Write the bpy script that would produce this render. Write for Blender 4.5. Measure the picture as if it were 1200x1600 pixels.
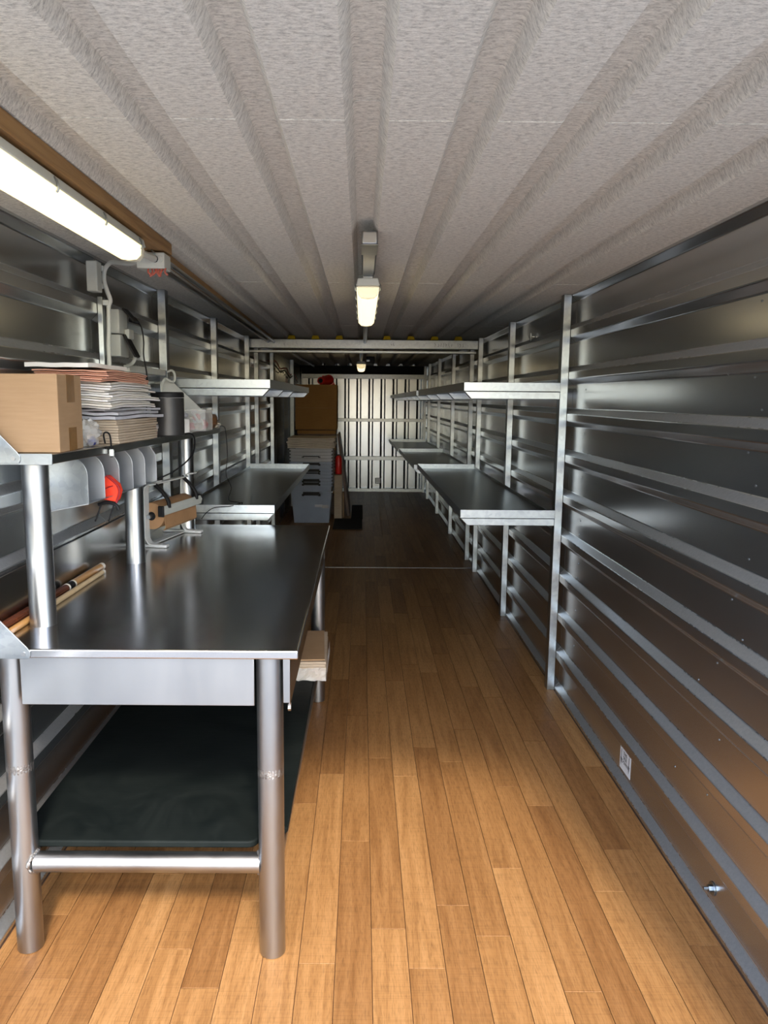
import bpy, bmesh, math, random
from mathutils import Vector, Matrix, Euler
random.seed(7)
for o in list(bpy.data.objects): bpy.data.objects.remove(o)
SC = bpy.context.scene
COL = SC.collection
R = math.radians

# ------------------------------------------------------------------ camera
cam_d = bpy.data.cameras.new('camera'); cam = bpy.data.objects.new('camera', cam_d); COL.objects.link(cam)
cam_d.sensor_width = 36.0; cam_d.lens = 1200.0 / 1600.0 * 36.0
cam_d.shift_x = 30.0 / 1600.0
cam_d.clip_start = 0.02; cam_d.clip_end = 300
def look(pitch, yaw, roll):
    p, y, r = R(pitch), R(yaw), R(roll)
    f = Vector((math.sin(y)*math.cos(p), math.cos(y)*math.cos(p), -math.sin(p)))
    rt = Vector((math.cos(y), -math.sin(y), 0)); up = rt.cross(f)
    r2 = rt*math.cos(r) - up*math.sin(r); u2 = rt*math.sin(r) + up*math.cos(r)
    m = Matrix((r2, u2, -f)).transposed().to_4x4(); m.translation = (0, 0, 1.61)
    return m
cam.matrix_world = look(8.44, 0.26, -0.45)
SC.camera = cam

# ------------------------------------------------------------------ light
W = bpy.data.worlds.new('sky'); SC.world = W; W.use_nodes = True
wn = W.node_tree.nodes; wl = W.node_tree.links
bg = wn['Background']
sky = wn.new('ShaderNodeTexSky'); sky.sky_type = 'NISHITA'; sky.sun_disc = False
sky.sun_elevation = R(44); sky.sun_rotation = R(170); sky.air_density = 1.0; sky.dust_density = 1.6; sky.ozone_density = 1.0
wl.new(sky.outputs[0], bg.inputs[0]); bg.inputs[1].default_value = 0.48
sd = bpy.data.lights.new('sun', 'SUN'); sd.energy = 2.0; sd.angle = R(6.5); sd.color = (1.0, 0.90, 0.76)
so = bpy.data.objects.new('sun', sd); COL.objects.link(so)
so.rotation_euler = Vector((-0.19, 1.0, -0.97)).to_track_quat('-Z', 'Y').to_euler()
so.location = (2, -6, 8)
vs = SC.view_settings
vs.view_transform = 'Standard'; vs.look = 'None'; vs.gamma = 1.0; vs.use_curve_mapping = False
vs.exposure = 1.15

# ------------------------------------------------------------------ materials
MATS = {}
def newmat(name):
    m = bpy.data.materials.new(name); m.use_nodes = True
    return m, m.node_tree.nodes, m.node_tree.links, m.node_tree.nodes['Principled BSDF']
def setp(p, **k):
    names = {'col': 'Base Color', 'rough': 'Roughness', 'metal': 'Metallic', 'spec': 'Specular IOR Level', 'trans': 'Transmission Weight',
             'alpha': 'Alpha', 'sheen': 'Sheen Weight', 'ior': 'IOR', 'coat': 'Coat Weight', 'sub': 'Subsurface Weight'}
    for a, v in k.items():
        p.inputs[names[a]].default_value = (*v, 1) if isinstance(v, tuple) else v
def coords(n, l, scale=(1, 1, 1), kind='Object', rnd=False):
    tc = n.new('ShaderNodeTexCoord'); mp = n.new('ShaderNodeMapping'); mp.inputs['Scale'].default_value = scale
    l.new(tc.outputs[kind], mp.inputs['Vector'])
    if rnd:
        oi = n.new('ShaderNodeObjectInfo'); mu = n.new('ShaderNodeMath'); mu.operation = 'MULTIPLY'; mu.inputs[1].default_value = 37.0
        l.new(oi.outputs['Random'], mu.inputs[0]); cb = n.new('ShaderNodeCombineXYZ')
        l.new(mu.outputs[0], cb.inputs[0]); l.new(mu.outputs[0], cb.inputs[1]); l.new(cb.outputs[0], mp.inputs['Location'])
        return mp.outputs[0], oi.outputs['Random']
    return mp.outputs[0]
def noise(n, l, vec, scale, detail=4, rough=0.55, dist=0.0):
    t = n.new('ShaderNodeTexNoise'); t.inputs['Scale'].default_value = scale; t.inputs['Detail'].default_value = detail
    t.inputs['Roughness'].default_value = rough; t.inputs['Distortion'].default_value = dist
    l.new(vec, t.inputs['Vector']); return t.outputs['Fac']
def ramp(n, l, fac, stops):
    r = n.new('ShaderNodeValToRGB'); e = r.color_ramp.elements
    while len(e) < len(stops): e.new(0.5)
    for i, (p, c) in enumerate(stops):
        e[i].position = p; e[i].color = (*c, 1) if isinstance(c, tuple) else (c, c, c, 1)
    l.new(fac, r.inputs[0]); return r.outputs[0]
def bump(n, l, p, h, strength=0.2, dist=0.01):
    b = n.new('ShaderNodeBump'); b.inputs['Strength'].default_value = strength; b.inputs['Distance'].default_value = dist
    l.new(h, b.inputs['Height']); l.new(b.outputs[0], p.inputs['Normal'])
def mix(n, l, fac, a, b, mode='MIX'):
    m = n.new('ShaderNodeMix'); m.data_type = 'RGBA'; m.blend_type = mode
    if isinstance(fac, (int, float)): m.inputs[0].default_value = fac
    else: l.new(fac, m.inputs[0])
    for s, v in ((6, a), (7, b)):
        if isinstance(v, tuple): m.inputs[s].default_value = (*v, 1)
        else: l.new(v, m.inputs[s])
    return m.outputs[2]

def metal(name, c0, c1, r0, r1, scale=(1, 1, 1), ns=6, fine=60, bs=0.03, metallic=1.0):
    m, n, l, p = newmat(name); v = coords(n, l, scale)
    a = noise(n, l, v, ns, 2, 0.4); b = noise(n, l, v, fine, 2, 0.5)
    l.new(ramp(n, l, a, [(0.3, c0), (0.7, c1)]), p.inputs['Base Color'])
    l.new(ramp(n, l, mix(n, l, 0.4, a, b), [(0.3, r0), (0.7, r1)]), p.inputs['Roughness'])
    p.inputs['Metallic'].default_value = metallic
    if bs: bump(n, l, p, b, bs, 0.004)
    MATS[name] = m
metal('sheet', (0.50, 0.515, 0.52), (0.56, 0.575, 0.58), 0.20, 0.245, (1, 0.5, 1), 2.5, 60, 0.0)
def galv(name, c0, c1, r0, r1, vs_=55):
    m, n, l, p = newmat(name); v = coords(n, l)
    vo = n.new('ShaderNodeTexVoronoi'); vo.inputs['Scale'].default_value = vs_; l.new(v, vo.inputs['Vector'])
    a = noise(n, l, v, 9, 4)
    f = mix(n, l, 0.5, vo.outputs['Color'], a)
    l.new(ramp(n, l, f, [(0.25, c0), (0.75, c1)]), p.inputs['Base Color'])
    l.new(ramp(n, l, f, [(0.2, r0), (0.8, r1)]), p.inputs['Roughness'])
    p.inputs['Metallic'].default_value = 1.0; MATS[name] = m
def dusty(name):
    m = MATS[name]; n, l = m.node_tree.nodes, m.node_tree.links; p = n['Principled BSDF']
    g_ = n.new('ShaderNodeNewGeometry'); sx = n.new('ShaderNodeSeparateXYZ'); l.new(g_.outputs['True Normal'], sx.inputs[0])
    d = noise(n, l, coords(n, l), 90, 4, 0.7)
    k = ramp(n, l, sx.outputs['Z'], [(0.25, 0.0), (0.55, 0.62)])
    col = p.inputs['Base Color'].links[0].from_socket; ro = p.inputs['Roughness'].links[0].from_socket
    dust = ramp(n, l, d, [(0.3, (0.26, 0.27, 0.275)), (0.7, (0.38, 0.385, 0.385))])
    l.new(mix(n, l, k, col, dust), p.inputs['Base Color'])
    l.new(mix(n, l, k, ro, (0.42, 0.42, 0.42)), p.inputs['Roughness'])
    l.new(ramp(n, l, sx.outputs['Z'], [(0.25, 0.95), (0.55, 0.68)]), p.inputs['Metallic'])
dusty('sheet')
galv('galv', (0.285, 0.315, 0.335), (0.37, 0.40, 0.42), 0.28, 0.36)
metal('galv_door', (0.37, 0.415, 0.465), (0.44, 0.485, 0.53), 0.22, 0.27, (1, 1, 0.4), 4, 40, 0.0)
metal('stainless', (0.52, 0.515, 0.51), (0.60, 0.595, 0.585), 0.15, 0.22, (1, 0.5, 1), 3.5, 40, 0.0)
metal('stainless_pipe', (0.33, 0.34, 0.35), (0.41, 0.42, 0.43), 0.28, 0.36, (1, 1, 0.3), 6, 60, 0.0)
metal('grey_paint_metal', (0.42, 0.44, 0.47), (0.52, 0.54, 0.56), 0.32, 0.48, (1, 1, 1), 8, 60, 0.02, 0.85)
metal('weld', (0.22, 0.21, 0.20), (0.40, 0.39, 0.38), 0.40, 0.55, (1, 1, 1), 60, 160, 0.5)

def plain(name, col, rough=0.5, var=0.08, ns=12, bs=0.0, **k):
    m, n, l, p = newmat(name); v = coords(n, l); a = noise(n, l, v, ns, 4)
    lo = tuple(max(0, c*(1-var)) for c in col); hi = tuple(min(1, c*(1+var)) for c in col)
    l.new(ramp(n, l, a, [(0.3, lo), (0.7, hi)]), p.inputs['Base Color'])
    setp(p, rough=rough, **k)
    if bs: bump(n, l, p, a, bs, 0.004)
    MATS[name] = m; return m
def felt():
    m, n, l, p = newmat('felt')
    v = coords(n, l, (40, 95, 40)); a = noise(n, l, v, 1.5, 6, 0.65, 0.4)
    v2 = coords(n, l, (100, 320, 100)); b = noise(n, l, v2, 1.0, 5, 0.7, 1.2)
    c = ramp(n, l, mix(n, l, 0.5, a, b), [(0.38, (0.37, 0.36, 0.32)), (0.50, (0.66, 0.64, 0.57)), (0.62, (0.84, 0.82, 0.74))])
    l.new(c, p.inputs['Base Color']); setp(p, rough=0.95, spec=0.1, sheen=0.15)
    bump(n, l, p, b, 0.5, 0.004); MATS['felt'] = m
felt()
def wood_floor():
    m, n, l, p = newmat('vinyl_plank')
    v, rnd = coords(n, l, (1, 1, 1), 'Object', True)
    mp = n.new('ShaderNodeMapping'); mp.inputs['Scale'].default_value = (38, 2.2, 1); l.new(v, mp.inputs['Vector'])
    g = noise(n, l, mp.outputs[0], 1.0, 6, 0.62, 0.7)
    mp2 = n.new('ShaderNodeMapping'); mp2.inputs['Scale'].default_value = (260, 26, 1); l.new(v, mp2.inputs['Vector'])
    g2 = noise(n, l, mp2.outputs[0], 1.0, 4, 0.6, 0.3)
    mp3 = n.new('ShaderNodeMapping'); mp3.inputs['Scale'].default_value = (5, 240, 1); l.new(v, mp3.inputs['Vector'])
    saw = noise(n, l, mp3.outputs[0], 1.0, 2, 0.5)
    base = ramp(n, l, g, [(0.30, (0.205, 0.096, 0.032)), (0.50, (0.282, 0.141, 0.050)), (0.72, (0.340, 0.178, 0.068))])
    c = mix(n, l, 0.50, base, ramp(n, l, g2, [(0.32, 0.40), (0.52, 1.0)]), 'MULTIPLY')
    c = mix(n, l, 0.22, c, ramp(n, l, saw, [(0.35, 0.45), (0.5, 1.0)]), 'MULTIPLY')
    t = ramp(n, l, rnd, [(0.0, (0.74, 0.69, 0.66)), (0.35, (0.94, 0.92, 0.90)), (0.65, (1.04, 1.04, 1.03)), (1.0, (1.16, 1.20, 1.25))])
    c = mix(n, l, 1.0, c, t, 'MULTIPLY')
    l.new(c, p.inputs['Base Color'])
    l.new(ramp(n, l, g2, [(0.2, 0.54), (0.8, 0.44)]), p.inputs['Roughness'])
    setp(p, spec=0.22); bump(n, l, p, g2, 0.10, 0.002); MATS['vinyl_plank'] = m
wood_floor()
def timber():
    m, n, l, p = newmat('timber'); v = coords(n, l, (40, 2, 40)); a = noise(n, l, v, 1.0, 5, 0.6, 0.8)
    l.new(ramp(n, l, a, [(0.3, (0.22, 0.115, 0.04)), (0.7, (0.42, 0.25, 0.10))]), p.inputs['Base Color']); setp(p, rough=0.6); MATS['timber'] = m
timber()
def cardboard(name, c0, c1):
    m, n, l, p = newmat(name); v = coords(n, l, (6, 6, 60)); a = noise(n, l, v, 2.0, 4)
    v2 = coords(n, l); b = noise(n, l, v2, 5, 4)
    l.new(ramp(n, l, mix(n, l, 0.5, a, b), [(0.3, c0), (0.7, c1)]), p.inputs['Base Color']); setp(p, rough=0.8, spec=0.2)
    bump(n, l, p, a, 0.06, 0.002); MATS[name] = m
cardboard('card', (0.31, 0.195, 0.105), (0.38, 0.245, 0.138))
cardboard('card_pale', (0.36, 0.28, 0.20), (0.50, 0.41, 0.31))
cardboard('card_dark', (0.26, 0.14, 0.05), (0.33, 0.18, 0.065))
def lowboard():
    m, n, l, p = newmat('black_board'); v = coords(n, l); a = noise(n, l, v, 4, 6, 0.7, 1.5)
    s = noise(n, l, coords(n, l, (8, 90, 8)), 2, 3)
    l.new(ramp(n, l, a, [(0.3, (0.004, 0.006, 0.006)), (0.75, (0.011, 0.014, 0.013))]), p.inputs['Base Color'])
    l.new(ramp(n, l, mix(n, l, 0.4, a, s), [(0.3, 0.45), (0.7, 0.66)]), p.inputs['Roughness']); setp(p, spec=0.07); MATS['black_board'] = m
lowboard()
plain('tape', (0.20, 0.10, 0.03), 0.25, 0.15, 30, spec=0.6)
plain('paper_white', (0.74, 0.72, 0.69), 0.8, 0.05, 20)
plain('paper_cream', (0.66, 0.62, 0.55), 0.8, 0.08, 20)
plain('paper_pink', (0.62, 0.32, 0.22), 0.75, 0.10, 14)
plain('mailer_grey', (0.46, 0.46, 0.49), 0.5, 0.12, 14, 0.2)
plain('black_plastic', (0.009, 0.009, 0.010), 0.5, 0.2, spec=0.2)
plain('canister_grey', (0.045, 0.043, 0.042), 0.38, 0.1, metal=0.35)
plain('white_plastic', (0.66, 0.68, 0.64), 0.4, 0.05)
plain('grey_plastic', (0.52, 0.54, 0.50), 0.45, 0.06)
plain('white_paint', (0.62, 0.63, 0.61), 0.35, 0.08)
plain('orange_fabric', (0.85, 0.045, 0.012), 0.7, 0.10, 30, 0.2)
plain('red_trim', (0.30, 0.010, 0.015), 0.7)
plain('kraft_roll', (0.36, 0.20, 0.095), 0.7, 0.12, 9)
plain('cue_brown', (0.10, 0.028, 0.012), 0.25, 0.3, 40, coat=0.5)
plain('cue_tan', (0.46, 0.24, 0.08), 0.28, 0.12, 25, coat=0.5)
plain('cue_pale', (0.55, 0.40, 0.22), 0.35, 0.10, 25)
plain('ivory', (0.75, 0.70, 0.60), 0.3)
plain('yellow_foam', (0.62, 0.42, 0.01), 0.9, 0.15, 60, 0.3)
plain('red_wire', (0.42, 0.10, 0.07), 0.45)
plain('red_plastic', (0.62, 0.018, 0.012), 0.35)
plain('tote_blue', (0.26, 0.31, 0.40), 0.38, 0.08, 6, sub=0.0)
plain('tote_pale', (0.50, 0.50, 0.52), 0.45, 0.06, 6)
plain('foam_cream', (0.66, 0.58, 0.48), 0.8, 0.08, 10)
plain('mat_black', (0.006, 0.006, 0.007), 0.85, 0.3, 80)
plain('dark_wood', (0.075, 0.035, 0.018), 0.5, 0.3, 10)
plain('blue_plastic', (0.03, 0.13, 0.45), 0.35)
plain('navy', (0.02, 0.03, 0.16), 0.4)
plain('pink_plastic', (0.55, 0.10, 0.13), 0.4)
plain('brown_lump', (0.12, 0.055, 0.022), 0.5, 0.4, 50)
plain('concrete', (0.26, 0.255, 0.245), 0.9, 0.15, 3)
plain('ink', (0.02, 0.02, 0.022), 0.6)
plain('sticker_paper', (0.72, 0.72, 0.74), 0.5, 0.03)
plain('foil', (0.6, 0.57, 0.52), 0.25, 0.2, 60, metal=0.8)
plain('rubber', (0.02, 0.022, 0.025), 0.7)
def clear(name, col, rough, alpha):
    m, n, l, p = newmat(name); v = coords(n, l); a = noise(n, l, v, 45, 4, 0.7, 1.0)
    setp(p, col=col, rough=rough, alpha=alpha, spec=0.8); bump(n, l, p, a, 0.35, 0.01); MATS[name] = m
clear('clear_plastic', (0.75, 0.76, 0.74), 0.12, 0.28)
clear('clear_film', (0.80, 0.79, 0.76), 0.18, 0.38)
clear('lamp_clear', (0.80, 0.80, 0.76), 0.25, 0.45)
def emis(name, col, s):
    m, n, l, p = newmat(name); setp(p, col=(0.8, 0.8, 0.75), rough=0.4)
    v = coords(n, l, (1, 6, 1)); a = noise(n, l, v, 3, 3)
    l.new(ramp(n, l, a, [(0.2, tuple(c*0.92 for c in col)), (0.8, col)]), p.inputs['Emission Color'])
    p.inputs['Emission Strength'].default_value = s; MATS[name] = m
emis('tube_glow', (1.0, 0.80, 0.38), 0.95)
emis('tube_glow_far', (1.0, 0.80, 0.46), 0.85)

# ------------------------------------------------------------------ mesh helpers
LOC = {}
class B:
    def __init__(s): s.v = []; s.f = []
    def add(s, vs_, fs): 
        k = len(s.v); s.v += [tuple(map(float, v)) for v in vs_]; s.f += [tuple(k+i for i in f) for f in fs]; return s
    def box(s, x0, x1, y0, y1, z0, z1, m=None):
        P = [(x, y, z) for z in (z0, z1) for x, y in ((x0, y0), (x1, y0), (x1, y1), (x0, y1))]
        if m is not None: P = [tuple(m @ Vector(p)) for p in P]
        return s.add(P, [(3, 2, 1, 0), (4, 5, 6, 7), (0, 1, 5, 4), (1, 2, 6, 5), (2, 3, 7, 6), (3, 0, 4, 7)])
    def prism(s, poly, axis, a0, a1):
        n = len(poly)
        def p(q, a):
            return {'y': (q[0], a, q[1]), 'x': (a, q[0], q[1]), 'z': (q[0], q[1], a)}[axis]
        s.add([p(q, a0) for q in poly] + [p(q, a1) for q in poly],
              [tuple(range(n)), tuple(range(2*n-1, n-1, -1))] + [(i, n+i, n+(i+1) % n, (i+1) % n) for i in range(n)])
        return s
    def tube(s, pts, r, n=10, caps=True):
        pts = [Vector(p) for p in pts]; rings = []
        rr = r if isinstance(r, (list, tuple)) else [r]*len(pts)
        up = None
        for i, p in enumerate(pts):
            a = pts[max(i-1, 0)]; b = pts[min(i+1, len(pts)-1)]; t = (b-a).normalized()
            if up is None: up = t.orthogonal().normalized()
            else: up = (up - t*up.dot(t)); up = up.normalized() if up.length > 1e-6 else t.orthogonal().normalized()
            w = t.cross(up)
            rings.append([p + (up*math.cos(2*math.pi*k/n) + w*math.sin(2*math.pi*k/n))*rr[i] for k in range(n)])
        V = [q for g in rings for q in g]; F = []
        for i in range(len(pts)-1):
            for k in range(n): F.append((i*n+k, i*n+(k+1) % n, (i+1)*n+(k+1) % n, (i+1)*n+k))
        if caps: F += [tuple(range(n-1, -1, -1)), tuple((len(pts)-1)*n+k for k in range(n))]
        return s.add(V, F)
    def lathe(s, prof, c=(0, 0, 0), axis='z', n=24):
        V = []; F = []
        for (r, h) in prof:
            for k in range(n):
                a = 2*math.pi*k/n; x, y = r*math.cos(a), r*math.sin(a)
                q = {'z': (x, y, h), 'y': (x, h, y), 'x': (h, x, y)}[axis]
                V.append((q[0]+c[0], q[1]+c[1], q[2]+c[2]))
        for i in range(len(prof)-1):
            for k in range(n): F.append((i*n+k, i*n+(k+1) % n, (i+1)*n+(k+1) % n, (i+1)*n+k))
        F += [tuple(range(n-1, -1, -1)), tuple((len(prof)-1)*n+k for k in range(n))]
        return s.add(V, F)
    def build(s, name, mat, parent=None, smooth=True, bevel=0.0, seg=2, loc=None):
        off = Vector(LOC.get(parent.name, (0, 0, 0))) if parent else Vector((0, 0, 0))
        base = Vector(loc) if loc is not None else off
        me = bpy.data.meshes.new(name); me.from_pydata([tuple(Vector(v)-base) for v in s.v], [], s.f)
        bm = bmesh.new(); bm.from_mesh(me); bmesh.ops.recalc_face_normals(bm, faces=bm.faces); bm.to_mesh(me); bm.free()
        me.materials.append(MATS[mat])
        if smooth:
            me.shade_smooth(); me.set_sharp_from_angle(angle=R(32))
        o = bpy.data.objects.new(name, me); COL.objects.link(o)
        if parent: o.parent = parent
        o.location = base - off; LOC[o.name] = tuple(base)
        if bevel:
            b = o.modifiers.new('bevel', 'BEVEL'); b.width = bevel; b.segments = seg; b.limit_method = 'ANGLE'; b.angle_limit = R(40)
        return o
def tag(o, label=None, cat=None, group=None, kind=None):
    if label: o['label'] = label
    if cat: o['category'] = cat
    if group: o['group'] = group
    if kind: o['kind'] = kind
    return o
def thing(name, loc, label, cat, group=None):
    o = bpy.data.objects.new(name, None); COL.objects.link(o); o.location = loc; o.empty_display_size = 0.1
    LOC[o.name] = tuple(loc); return tag(o, label, cat, group)
def struct(name, loc):
    o = bpy.data.objects.new(name, None); COL.objects.link(o); o.location = loc; LOC[o.name] = tuple(loc)
    o['kind'] = 'structure'; return o
def share(src, name, parent, loc):
    o = src.copy(); o.name = name; COL.objects.link(o); o.parent = parent
    off = Vector(LOC.get(parent.name, (0, 0, 0))) if parent else Vector((0, 0, 0))
    o.location = Vector(loc) - off; LOC[o.name] = tuple(loc); return o
def arc(c, r, a0, a1, n=8):
    return [(c[0]+r*math.cos(R(a0+(a1-a0)*i/n)), c[1]+r*math.sin(R(a0+(a1-a0)*i/n))) for i in range(n+1)]
def spline(P, k=6):
    P = [Vector(p) for p in P]; out = []
    for i in range(len(P)-1):
        a, b, c, d = P[max(i-1, 0)], P[i], P[i+1], P[min(i+2, len(P)-1)]
        for j in range(k):
            t = j/k; out.append(0.5*((2*b) + (c-a)*t + (2*a-5*b+4*c-d)*t*t + (3*b-a-3*c+d)*t**3))
    return out + [P[-1]]

# ------------------------------------------------------------------ setting dimensions
Y0, YS, YB = 0.95, 7.22, 13.30          # opening, joint between the two units, end wall
XL, XR = -1.055, 1.088                  # faces of the wall ribs
RD = 0.027                              # rib depth
ZC = 2.155                              # underside of the roof lining
Z0, ZP = 0.206, 0.2185                  # first rib, rib pitch

# ground outside
g = B().box(-40, 40, -40, Y0-0.02, -0.25, -0.10).build('ground', 'concrete', smooth=False)
tag(g, 'pale concrete yard outside the open end of the container', kind='structure')

# floor
fl = B().box(XL-0.06, XR+0.06, Y0, YB+0.05, -0.10, -0.004).build('floor', 'dark_wood', smooth=False, loc=(0, Y0, 0))
tag(fl, 'wood-look plank floor running the length of the container', kind='structure')
PWD, PL = 0.1055, 1.128
phase = {-8: 2.62, -7: 2.2, -6: 1.93, -5: 2.7, -4: 2.41, -3: 2.05, -2: 1.9, -1: 2.27, 0: 2.875, 1: 1.994, 2: 2.613, 3: 2.142, 4: 1.977,
         5: 2.254, 6: 2.112, 7: 2.453, 8: 1.892, 9: 2.868, 10: 2.328, 11: 2.568, 12: 2.076}
pm = {}
def plank(x0, x1, y0, y1):
    w, L = x1-x0, y1-y0; key = (round(w, 3), round(L, 3))
    if key not in pm:
        g_ = 0.0009
        b = B(); a0, a1 = -w/2+g_, w/2-g_; c0, c1 = -L/2+g_, L/2-g_; e = 0.0005
        b.add([(a0, c0, -0.004), (a1, c0, -0.004), (a1, c1, -0.004), (a0, c1, -0.004), (a0, c0, -e), (a1, c0, -e), (a1, c1, -e), (a0, c1, -e),
               (a0+e, c0+e, 0), (a1-e, c0+e, 0), (a1-e, c1-e, 0), (a0+e, c1-e, 0)],
              [(3, 2, 1, 0), (0, 1, 5, 4), (1, 2, 6, 5), (2, 3, 7, 6), (3, 0, 4, 7), (4, 5, 9, 8), (5, 6, 10, 9), (6, 7, 11, 10), (7, 4, 8, 11), (8, 9, 10, 11)])
        o = b.build('plank', 'vinyl_plank', fl, smooth=False, loc=(0, 0, 0)); pm[key] = o
        o.location = Vector(((x0+x1)/2, (y0+y1)/2, 0)) - Vector(LOC['floor']); return
    share(pm[key], 'plank', fl, ((x0+x1)/2, (y0+y1)/2, 0))
for i in range(-8, 13):
    x0 = -0.277 + PWD*i; x1 = x0+PWD; x0 = max(x0, XL+0.003); x1 = min(x1, XR-0.003)
    if x1-x0 < 0.02: continue
    for (ya, yb) in ((Y0+0.01, YS-0.014), (YS+0.014, YB-0.005)):
        y = phase[i] - PL*3
        ph = y if ya < 3 else y + 0.43*((i*7) % 5)
        ph -= PL*4
        while ph < yb:
            a, b_ = max(ph, ya), min(ph+PL, yb)
            if b_-a > 0.03: plank(x0, x1, a, b_)
            ph += PL
B().box(XL+0.01, XR-0.01, YS-0.012, YS+0.012, -0.004, 0.003).build('threshold_strip', 'weld', fl, bevel=0.001)

# ---- ceiling: felt-lined roof sheets with recessed ribs running lengthwise
ce = struct('ceiling', (0, Y0, ZC)); tag(ce, 'grey felt-lined roof sheets with long recessed ribs')
def roof_profile():
    p = [(XL-0.06, ZC)]
    for k in range(-5, 6):
        c = 0.005 + 0.2165*k
        if c-0.045 < XL-0.03 or c+0.045 > XR+0.03: continue
        p += [(c-0.044, ZC), (c-0.037, ZC+0.010), (c-0.027, ZC+0.034), (c-0.022, ZC+0.037), (c+0.022, ZC+0.037), (c+0.027, ZC+0.034), (c+0.037, ZC+0.010), (c+0.044, ZC)]
    p += [(XR+0.06, ZC), (XR+0.06, ZC+0.09), (XL-0.06, ZC+0.09)]
    return p
rp = roof_profile()
ys = [Y0, 1.62, 2.70, 3.79, 4.88, 5.97, YS-0.04]; ys2 = [YS-0.040, 8.3, 9.4, 10.5, 11.6, 12.7, YB+0.07]
for seq in (ys, ys2):
    for j, (a, b_) in enumerate(zip(seq[:-1], seq[1:])):
        dz = 0.0012*(j % 2)
        B().prism([(x, z-dz) for x, z in rp], 'y', a, b_).build('roof_sheet', 'felt', ce)
def plug_mesh(c):
    b = B(); b.prism([(c-0.036, ZC+0.002), (c-0.025, ZC+0.033), (c+0.025, ZC+0.033), (c+0.036, ZC+0.002)], 'y', YS-0.10, YS-0.045)
    return b
pl0 = plug_mesh(0.0).build('foam_plug', 'yellow_foam', ce, loc=(0, YS, ZC))
first = True
for k in (-3, -2, -1, 1, 2, 3, 4):
    x = 0.005+0.2165*k
    if first: pl0.location = Vector((x, YS, ZC-0.021))-Vector(LOC['ceiling']); first = False
    else: share(pl0, 'foam_plug', ce, (x, YS, ZC-0.021))

# ---- side walls: horizontally ribbed sheet bays between studs
def wall_profile(side):
    s = 1 if side == 'R' else -1; xf = XR if side == 'R' else XL; xr = xf + s*RD
    q = [(xf, 0.0), (xf, 0.018), (xr, 0.046)]
    for k in range(9):
        z = Z0+ZP*k
        q += [(xr, z-0.046), (xf, z-0.019), (xf, z+0.019), (xr, z+0.046)]
    q += [(xr, 2.118), (xf, 2.143), (xf, ZC+0.02), (xr+s*0.03, ZC+0.02), (xr+s*0.03, -0.02), (xf, -0.02)]
    return q
wr = struct('wall_right', (XR, Y0, 0)); tag(wr, 'ribbed galvanised steel side wall on the right')
wlft = struct('wall_left', (XL, Y0, 0)); tag(wlft, 'ribbed galvanised steel side wall on the left')
SR = [4.11, 5.58, 7.06, 7.60, 9.10, 10.75, 12.35, 13.20]
SL = [3.14, 4.06, 5.45, 7.00, 7.60, 8.90]
for (W_, side, st) in ((wr, 'R', SR[:3]+SR[3:]), (wlft, 'L', SL)):
    cuts = [Y0]+st+[YB+0.03] if side == 'R' else [Y0]+st
    prof = wall_profile(side)
    for a, b_ in zip(cuts[:-1], cuts[1:]):
        B().prism(prof, 'y', a, b_).build('wall_panel', 'sheet', W_, smooth=False, bevel=0.004, seg=3)
# left wall of the far unit: vertically ribbed sheet beyond the last shelf
def vert_sheet(x, s, y0, y1, z0, z1, pitch, flat, sl, d, W_, mat):
    pts = []; y = y0
    while y < y1-pitch*0.5:
        pts += [(x+s*d, y), (x+s*d, y+flat), (x, y+flat+sl), (x, y+pitch-sl)]; y += pitch
    pts += [(x+s*d, y1), (x+s*(d+0.03), y1), (x+s*(d+0.03), y0)]
    return B().prism(pts, 'z', z0, z1).build('wall_panel', mat, W_, smooth=False, bevel=0.003)
vert_sheet(XL, -1, 8.90, YB+0.03, -0.02, ZC+0.02, 0.2065, 0.12, 0.024, 0.03, wlft, 'sheet')
# studs
def stud(side, y, z0, z1, w=0.040, d=0.055, W_=None, mat='galv'):
    s = 1 if side == 'R' else -1; xf = XR if side == 'R' else XL
    b = B(); xi = xf - s*w
    x0, x1 = sorted((xi, xf-s*0.001))
    # channel section: front web, room-side flange with a return lip
    b.box(x0, x1, y, y+0.003, z0, z1)
    fx0, fx1 = sorted((xi, xi+s*0.003)); b.box(fx0, fx1, y+0.003, y+d, z0, z1)
    l0, l1 = sorted((xi+s*0.003, xi+s*0.016)); b.box(l0, l1, y+d-0.003, y+d, z0, z1)
    return b.build('stud', mat, W_, smooth=False, bevel=0.0012)
for y in SR: stud('R', y, 0, ZC-0.003, 0.040, 0.060, wr)
for y in SL[1:]: stud('L', y, 0, ZC-0.003, 0.040, 0.060, wlft)
stud('L', SL[0], 1.46, 2.0, 0.020, 0.04, wlft)
stud('L', 11.4, 0, ZC-0.003, 0.05, 0.06, wlft)
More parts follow.
